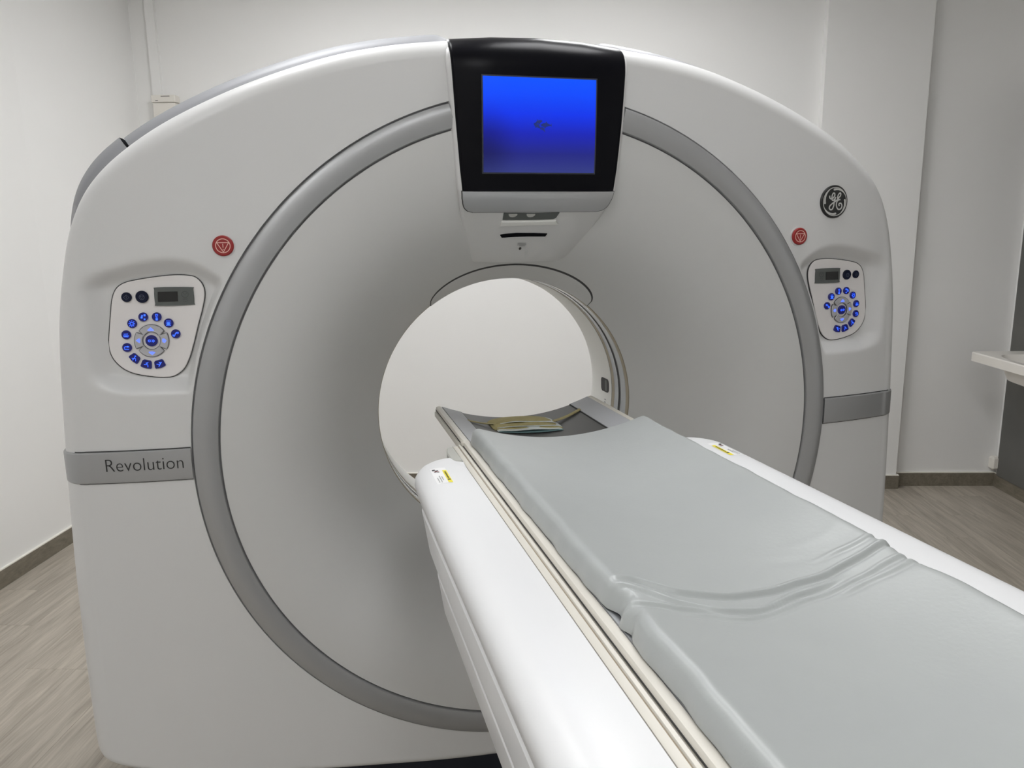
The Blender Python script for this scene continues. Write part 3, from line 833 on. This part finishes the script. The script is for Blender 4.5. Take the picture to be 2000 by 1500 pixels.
# warning labels on the covers
def label(sgn):
    zl = .0292
    def f(x, y, h): 
        # follow the crowned top
        z = np.interp(.3345-abs(x), [.0, .006, .013, .022, .032, .045, .065, .085, .098], [-.004, .014, .0205, .0250, .0275, .0285, .0275, .0255, .024])
        return (x*1.0, y, float(z)+.0004+h)
    xo, xi = (.3055, .2765) 
    def sx_(a): return sgn*a
    def quad(x0, x1, y0, y1, h, mi, mb, nx=5, ny=2):
        V = [f(sx_(x0+(x1-x0)*i/nx), y0+(y1-y0)*j/ny, h) for j in range(ny+1) for i in range(nx+1)]
        mb.add(V, grid_faces(ny+1, nx+1, flip=(sgn > 0)), mi)
    mb = MB()
    quad(xi, xo, -.368, -.275, .0, 0, mb)
    quad(xi+.0005, xi+.0085, -.366, -.292, .0003, 1, mb)
    # lettering on the yellow strip, pictogram and grey lines
    for k in range(7): quad(xi+.003, xi+.0062, -.302-.006*k, -.306-.006*k, .0006, 2, mb, 1, 1)
    quad(xi+.002, xi+.0075, -.346, -.352, .0006, 2, mb, 1, 1)
    quad(xi+.021, xi+.0265, -.284, -.290, .0005, 2, mb, 1, 1); quad(xi+.016, xi+.022, -.291, -.296, .0005, 2, mb, 1, 1)
    quad(xi+.0195, xi+.024, -.297, -.301, .0005, 2, mb, 1, 1); quad(xi+.015, xi+.0235, -.2965, -.298, .0006, 4, mb, 1, 1)
    quad(xi+.015, xi+.019, -.301, -.303, .0005, 2, mb, 1, 1)
    for (a_, y0, y1) in ((.023, -.335, -.362), (.0185, -.325, -.362), (.0145, -.33, -.352)):
        for q in np.arange(y0, y1, -.007): quad(xi+a_, xi+a_+.0016, q, max(q-.0055, y1), .0005, 3, mb, 1, 1)
    return mb.obj('warning_label', [LABELW, LABELY, INK, INKG, LABELR], covers[sgn], smooth=False, dz=H)
label(-1); label(1)

# cradle: carbon tray, grey borders, cream edge rails
def zcr(x): return -.004+.040*(x/.2)**2
YT = .222
def strip_x(nm, xs, ys, zf, m, th=.006, parent=TAB, dzs=0.0):
    V = []; nx = len(xs); ny = len(ys)
    for y in ys:
        for x in xs: V.append((x, y, zf(x)+dzs))
    for y in ys:
        for x in xs: V.append((x, y, zf(x)+dzs-th))
    b_ = nx*ny
    F = grid_faces(ny, nx, flip=True)+grid_faces(ny, nx, base=b_)
    for j in range(ny-1):
        for i in (0, nx-1):
            f = (j*nx+i, (j+1)*nx+i, b_+(j+1)*nx+i, b_+j*nx+i); F.append(f)
    for i in range(nx-1):
        for j in (0, ny-1):
            F.append((j*nx+i, j*nx+i+1, b_+j*nx+i+1, b_+j*nx+i))
    return mesh(nm, V, F, m, parent, dz=H, angle=30)
ys = [YT, .1, 0, -.15, YE]
strip_x('cradle_tray', np.linspace(-.1465, .1465, 25), ys, zcr, CARBON, .012, dzs=-.0025)
strip_x('tray_joint', [.1455, .1478], ys, zcr, GAP, .004, dzs=-.0008)
strip_x('tray_joint', [-.1478, -.1455], ys, zcr, GAP, .004, dzs=-.0008)
for sgn in (-1, 1):
    xs = np.linspace(.1478, .1965, 7)*sgn
    strip_x('cradle_border', xs if sgn > 0 else xs[::-1], ys, zcr, BORDER, .014, dzs=.0)
    # edge rail, far part (cradle) with a slim groove
    def extr(nm, pr, y0, y1, m):
        V = [(sgn*x, y, z) for y in (y0, y1) for (x, z) in pr]; k = len(pr)
        F = [(i, (i+1) % k, k+(i+1) % k, k+i) for i in range(k)]
        if sgn < 0: F = [f[::-1] for f in F]
        c0 = [tuple(range(k))[::-1], tuple(range(k, 2*k))]
        return mesh(nm, V, F+c0, m, TAB, dz=H, angle=35)
    extr('edge_rail', [(.1962, .0310), (.1985, .0345), (.2045, .0365), (.2105, .0350), (.2125, .032), (.2125, .016), (.196, .014)], YT, YE, CREAM)
    extr('rail_groove', [(.2122, .0285), (.2132, .0285), (.2132, .0262), (.2122, .0262)], YT, YE, GAP)
    extr('lower_rail', [(.205, .0240), (.2155, .0240), (.2165, .0215), (.2165, .0120), (.205, .0100)], YT-.004, YE, CREAM)
    extr('table_rail', [(.2138, .0255), (.2168, .0285), (.2215, .0285), (.2222, .0275), (.2222, -.02), (.2138, -.02)], -.125, YE, CREAM)
    extr('rail_strip', [(.2222, .0255), (.2245, .0255), (.2245, -.02), (.2222, -.02)], -.128, YE, TAN)
    extr('table_rail', [(.2245, .0270), (.2310, .0265), (.2335, .0245), (.2340, -.02), (.2245, -.02)], -.13, YE, CREAM)
    # small bracket where the cradle meets the rails
    mb = MB(); mb.bbox(.1985, .2165, -.140, -.120, .026, .0395, .004, tf=lambda x, y, z: (sgn*x, y, z))
    mb.obj('rail_bracket', CREAM, TAB, dz=H)
    # beige end cap, a rounded block beside the rail
    P_ = [(.2345, -.135), (.244, -.139), (.250, -.150), (.2555, -.180), (.2555, -.205), (.2545, -.225), (.248, -.239), (.2345, -.245)]
    mb = MB(); mb.plate([(sgn*x, y) for (x, y) in spline(P_, 4, closed=False)], lambda x, y, h: (x, y, h), -.09, .0292, 0, bev=.002)
    mb.obj('end_cap', CAPG, TAB, dz=H)
mb = MB(); mb.bbox(-.2335, .2335, YE, -.16, -.15, -.021, .008); mb.obj('table_body', TABW, TAB, smooth=False, dz=H)
mb = MB(); mb.bbox(-.24, .24, -2.30, -1.35, .10, H-.15, .02); mb.obj('lift_column', TABW, TAB, smooth=False)
mb = MB(); mb.bbox(-.30, .30, -2.34, -1.10, 0, .10, .015); mb.obj('foot_plate', NAVY, TAB, smooth=False)

# ------------------------------------------------------------------ mattress
def mattress():
    Y = np.concatenate([np.linspace(-.150, -.158, 5), np.linspace(-.165, -.76, 46), np.linspace(-.763, -1.10, 225), np.linspace(-1.115, -2.2, 70)])
    def curve(pts, ox, oy, sc):
        out = []
        for (zx, zy) in pts:
            q = hit(ox+zx*sc, oy+zy*sc, 2, .042); out.append((float(q[0]), float(q[1])))
        return out
    A = lambda pts: curve(pts, 1180, 1080, .15); B = lambda pts: curve(pts, 1560, 1040, .15)
    ridges = [  # centreline, height, width
        (A([(110, 480), (200, 585), (600, 552), (1200, 542), (1700, 508), (2000, 478)])+B([(0, 600), (400, 540), (800, 440), (1200, 340), (1380, 300)]), .0044, .0042),
        (A([(130, 640), (260, 655), (600, 690), (1000, 725), (1500, 735), (2000, 725)])+B([(0, 720), (300, 680), (600, 620)]), .0038, .0042),
        (A([(60, 850), (160, 830), (400, 845), (900, 830), (1300, 800), (1700, 790)]), .0034, .0046),
        (A([(1000, 900), (1400, 860), (1700, 835), (2000, 800)])+B([(0, 850), (400, 745), (700, 650), (1000, 590), (1400, 500), (1640, 440)]), .0022, .0040),
        (B([(300, 400), (600, 330), (900, 270), (1250, 200)]), .0017, .0040),
        (B([(500, 800), (900, 700), (1300, 600), (1700, 520)]), .0018, .0046),
        (B([(-300, 250), (100, 200), (500, 120), (900, 40)]), .0006, .012),
        (B([(-500, 330), (0, 300), (400, 230)]), .0006, .012)]
    ws = 81
    sx = np.linspace(-1, 1, ws); xs = .200*np.sign(sx)*np.abs(sx)**.93
    GX, GY = np.meshgrid(xs, Y)
    bow = 0.035*sstep(-.3, -1.6, GY)*0
    top = .037+.034*(GX/.19)**2
    edge = np.abs(GX)
    # soft rounded long edges
    rd = .020
    d = np.clip((.200-edge)/rd, 0, 1); top = top-.033*(1-np.sqrt(np.clip(1-(1-d)**2, 0, 1)))
    # end roll
    de = np.clip((-.150-GY)/.008, 0, 1); top = top-.010*(1-np.sqrt(np.clip(1-(1-de)**2, 0, 1)))
    for (cl, hgt, wid) in ridges:
        cl = sorted(cl); cx = np.array([c[0] for c in cl]); cy = np.array([c[1] for c in cl])
        fx = np.linspace(cx[0], cx[-1], 160); fy = np.interp(fx, cx, cy); kern = np.hanning(31); kern /= kern.sum()
        fy = np.convolve(np.pad(fy, 15, mode='edge'), kern, 'valid')
        fy = fy+.0016*np.sin(fx*41+hgt*9000)+.0009*np.sin(fx*97+hgt*5000)
        yy = np.interp(GX, fx, fy)
        fade = sstep(cx[0]-.02, cx[0]+.03, GX)*(1-sstep(cx[-1]-.05, cx[-1]+.01, GX))
        t = (GY-yy)/wid
        top = top+fade*hgt*(np.exp(-t*t)-.8*np.exp(-((t+1.6)/1.0)**2))
    # joint between the two foam sections: a shallow dip that deepens at the rims
    jy = np.interp(GX, [-.2, -.1, 0, .1, .2], [-.925, -.925, -.925, -.925, -.935])
    k = np.exp(-((GY-jy)/.030)**2)
    top = top-k*(.0015+np.where(GX > 0, .004, .010)*np.clip((edge-.13)/.065, 0, 1)**2)
    pinch = .012*np.exp(-((GY+.915)/.018)**2)*np.clip((edge-.12)/.07, 0, 1)+.007*np.exp(-((GY+.958)/.012)**2)*np.clip((edge-.14)/.05, 0, 1)
    rng = np.random.RandomState(3)
    wav = sum(a_*np.sin(GY*f_+p_) for a_, f_, p_ in ((.0010, 31, .3), (.0007, 67, 1.1), (.0005, 113, 2.0)))*np.clip((edge-.15)/.04, 0, 1)
    pinch = np.where(GX > 0, .3, 1.0)*pinch
    PX = GX-np.sign(GX)*pinch+np.sign(GX)*wav
    far = sstep(-.95, -1.0, GY); top = top-.000*far
    nY = len(Y)
    V = [np.stack([PX, GY, top], 2).reshape(-1, 3)]
    bot = zcr(GX)+.0015
    bot = np.maximum(np.minimum(bot, top-.0015), zcr(GX)+.0005); top = np.maximum(top, bot+.001)
    V = [np.stack([PX, GY, top], 2).reshape(-1, 3)]
    V.append(np.stack([PX, GY, bot], 2).reshape(-1, 3))
    V = np.concatenate(V); n_ = nY*ws
    F = grid_faces(nY, ws)+grid_faces(nY, ws, base=n_, flip=True)
    for j in range(nY-1):
        F.append((j*ws, (j+1)*ws, n_+(j+1)*ws, n_+j*ws)); F.append((j*ws+ws-1, n_+j*ws+ws-1, n_+(j+1)*ws+ws-1, (j+1)*ws+ws-1))
    for i in range(ws-1):
        F.append((i, n_+i, n_+i+1, i+1)); q = (nY-1)*ws; F.append((q+i, q+i+1, n_+q+i+1, n_+q+i))
    o = mesh('mattress_pad', V, F, MATT, None, dz=H, angle=60)
    return tag(o, 'long grey vinyl mattress pad, creased across, on the patient table', 'mattress')
mattress()

# ------------------------------------------------------------------ folded strap bundle on the cradle
BUN = thing('strap_bundle', 'folded bundle of khaki straps and clear film on the dark cradle end', 'strap', (0, .07, H+.0))
def sheet(nm, x0, x1, y0, y1, lift, amp, m, seed, skew=0.0, th=.0012, nx=26, ny=8):
    r = np.random.RandomState(seed); p1, p2 = r.rand(2)*6
    V = []
    for layer in (0, -th):
        for j in range(ny):
            for i in range(nx):
                s, t = i/(nx-1), j/(ny-1)
                x = x0+(x1-x0)*s; y = y0+(y1-y0)*t+skew*(s-.5)
                crown = math.sin(math.pi*s)**.6
                z = max(zcr(x)-.0015, zcr(0)-.002+.0)+lift*crown+.001+amp*(.5+.5*math.sin(9*s+p1))*(.5+.5*math.sin(5*t+p2))*crown
                V.append((x, y, z+layer))
    b_ = nx*ny; F = grid_faces(ny, nx)+grid_faces(ny, nx, base=b_, flip=True)
    for j in range(ny-1):
        for i in (0, nx-1): F.append((j*nx+i, (j+1)*nx+i, b_+(j+1)*nx+i, b_+j*nx+i))
    for i in range(nx-1):
        for j in (0, ny-1): F.append((j*nx+i, j*nx+i+1, b_+j*nx+i+1, b_+j*nx+i))
    return mesh(nm, V, F, m, BUN, dz=H, angle=60)
sheet('film_sheet', -.090, .066, .040, .120, .002, .004, TEAL, 1, -.012)
sheet('film_sheet', -.092, .066, .046, .128, .006, .004, FILM, 2, -.010)
sheet('strap', -.096, .070, .058, .118, .009, .003, KHAKI, 3, -.012, .002)
sheet('film_sheet', -.094, .071, .064, .124, .0115, .003, FILM, 4, -.012)
sheet('strap', -.098, .068, .070, .126, .014, .003, KHAKI, 5, -.010, .002)
sheet('film_sheet', -.094, .070, .088, .136, .0165, .003, FILM, 6, -.012)
sheet('strap', -.097, .067, .094, .140, .019, .002, KHAKI, 7, -.008, .002)
def tail(x0, x1, y0, y1, w):
    V = []; n_ = 14
    for layer in (0, -.0012):
        for i in range(n_):
            s = i/(n_-1); x = x0+(x1-x0)*s; y = y0+(y1-y0)*s
            for e in (-w/2, w/2): V.append((x, y+e, zcr(x)+.0008+.006*(1-s)**2+layer))
    b_ = 2*n_; F = grid_faces(n_, 2)+grid_faces(n_, 2, base=b_, flip=True)
    return mesh('strap_tail', V, F, KHAKI, BUN, dz=H)
tail(.060, .150, .098, .150, .016); tail(-.092, -.150, .100, .122, .014)

# ------------------------------------------------------------------ wall fittings
mb = MB(); rbox(mb, -2.168, -2.118, V1-.022, V1, 2.285, ZC)
o = mb.obj('cable_trunking', WALL, None, smooth=False); tag(o, 'white vertical cable trunking on the back wall above the junction box', 'cable trunking')
t = thing('junction_box', 'cream wall junction box at the foot of the vertical cable trunking', 'junction box', room(-2.095, V1, 2.0))
mb = MB(); mb.bbox(-2.158, -2.030, V1-.055, V1-.0005, 2.0, 2.245, .004, tf=room); mb.obj('body', BOXM, t, smooth=False)
mb = MB(); mb.bbox(-2.162, -2.026, V1-.060, V1-.0005, 2.247, 2.285, .003, tf=room); lid = mb.obj('lid', BOXM, t, smooth=False)
for (a_, b_, z_) in ((-2.105, -2.055, 2.276), (-2.138, -2.122, 2.254)):
    mb = MB(); rbox(mb, a_, b_, V1-.0605, V1-.0598, z_, z_+.003); mb.obj('lid_print', INK, lid, smooth=False)

mb = MB(); rbox(mb, U1-.018, U1, -.6, 2.640, .075, 2.25)
o = mb.obj('splash_panel', SLATE, None, smooth=False); tag(o, 'dark grey slate-look panel on the wall behind the white washbasin', 'wall panel')
# washbasin
ZB = H-.18
t = thing('washbasin', 'white wall-hung washbasin with square rim beside the grey panel', 'washbasin', room(2.46, 2.0, ZB-.12))
u0, u1, v0, v1 = 2.283, U1-.02, 1.55, 2.382
# rim with bowl opening
nA = 48; rim = []
outer = np.array(dense(rrect(u0, u1, v0, v1, .022, 5), 7))
cu, cv = (u0+u1)/2+.005, (v0+v1)/2
def ell(ru, rv, n): return [(cu+ru*math.copysign(abs(math.cos(t_))**.6, math.cos(t_)), cv+rv*math.copysign(abs(math.sin(t_))**.6, math.sin(t_))) for t_ in n]
oa_ = np.arctan2((outer[:, 1]-cv)/(v1-v0), (outer[:, 0]-cu)/(u1-u0)); outer = outer[np.argsort(oa_)]; oa_ = np.sort(oa_)
rings = []
def ringo(pts, z): rings.append([room(p_[0], p_[1], z) for p_ in pts])
ringo(ell(.10, .22, oa_), ZB-.125); ringo(ell(.125, .26, oa_), ZB-.115); ringo(ell(.145, .29, oa_), ZB-.055)
ringo(inset(outer, .012), ZB-.052); ringo(outer, ZB-.048); ringo(outer, ZB-.006); ringo(inset(outer, .005), ZB); ringo(ell(.145, .31, oa_), ZB-.002)
ringo(ell(.138, .30, oa_), ZB-.012); ringo(ell(.11, .25, oa_), ZB-.085); ringo(ell(.04, .10, oa_), ZB-.100)
V = [p_ for r in rings for p_ in r]; m_ = len(oa_); F = grid_faces(len(rings), m_, closed=True)
F.append(tuple(range(m_))[::-1]); F.append(tuple((len(rings)-1)*m_+k for k in range(m_)))
mesh('basin', V, F, CERAM, t, angle=35)
mb = MB(); mb.bbox(2.52, U1-.018, 2.25, 2.30, ZB-.15, ZB-.052, .006, tf=room); mb.obj('bracket', CERAM, t, smooth=False)
mb = MB()
for (a_, b_) in ((2.53, 2.27), (2.56, 2.27)): rbox(mb, a_, a_+.015, b_-.028, b_-.019, ZB-.085, ZB-.075)
mb.obj('bracket_bolt', GAP, t, smooth=False)
n_ = 20; V = []
for (z, r) in ((ZB-.125, .03), (ZB-.20, .03), (ZB-.20, .018), (0.0, .018)):
    for k in range(n_): V.append(room(2.50+r*math.cos(2*math.pi*k/n_), 1.9+r*math.sin(2*math.pi*k/n_), z))
mesh('waste_pipe', V, grid_faces(4, n_, closed=True), CERAM, t, angle=35)
# low pipe cover in the corner
mb = MB(); mb.bbox(U1-.05, U1-.0005, V1-.05, V1-.0005, .108, .185, .010, tf=room)
o = mb.obj('pipe_cover', BOXM, None, smooth=False); tag(o, 'small white pipe cover low in the corner beside the grey panel', 'pipe cover')
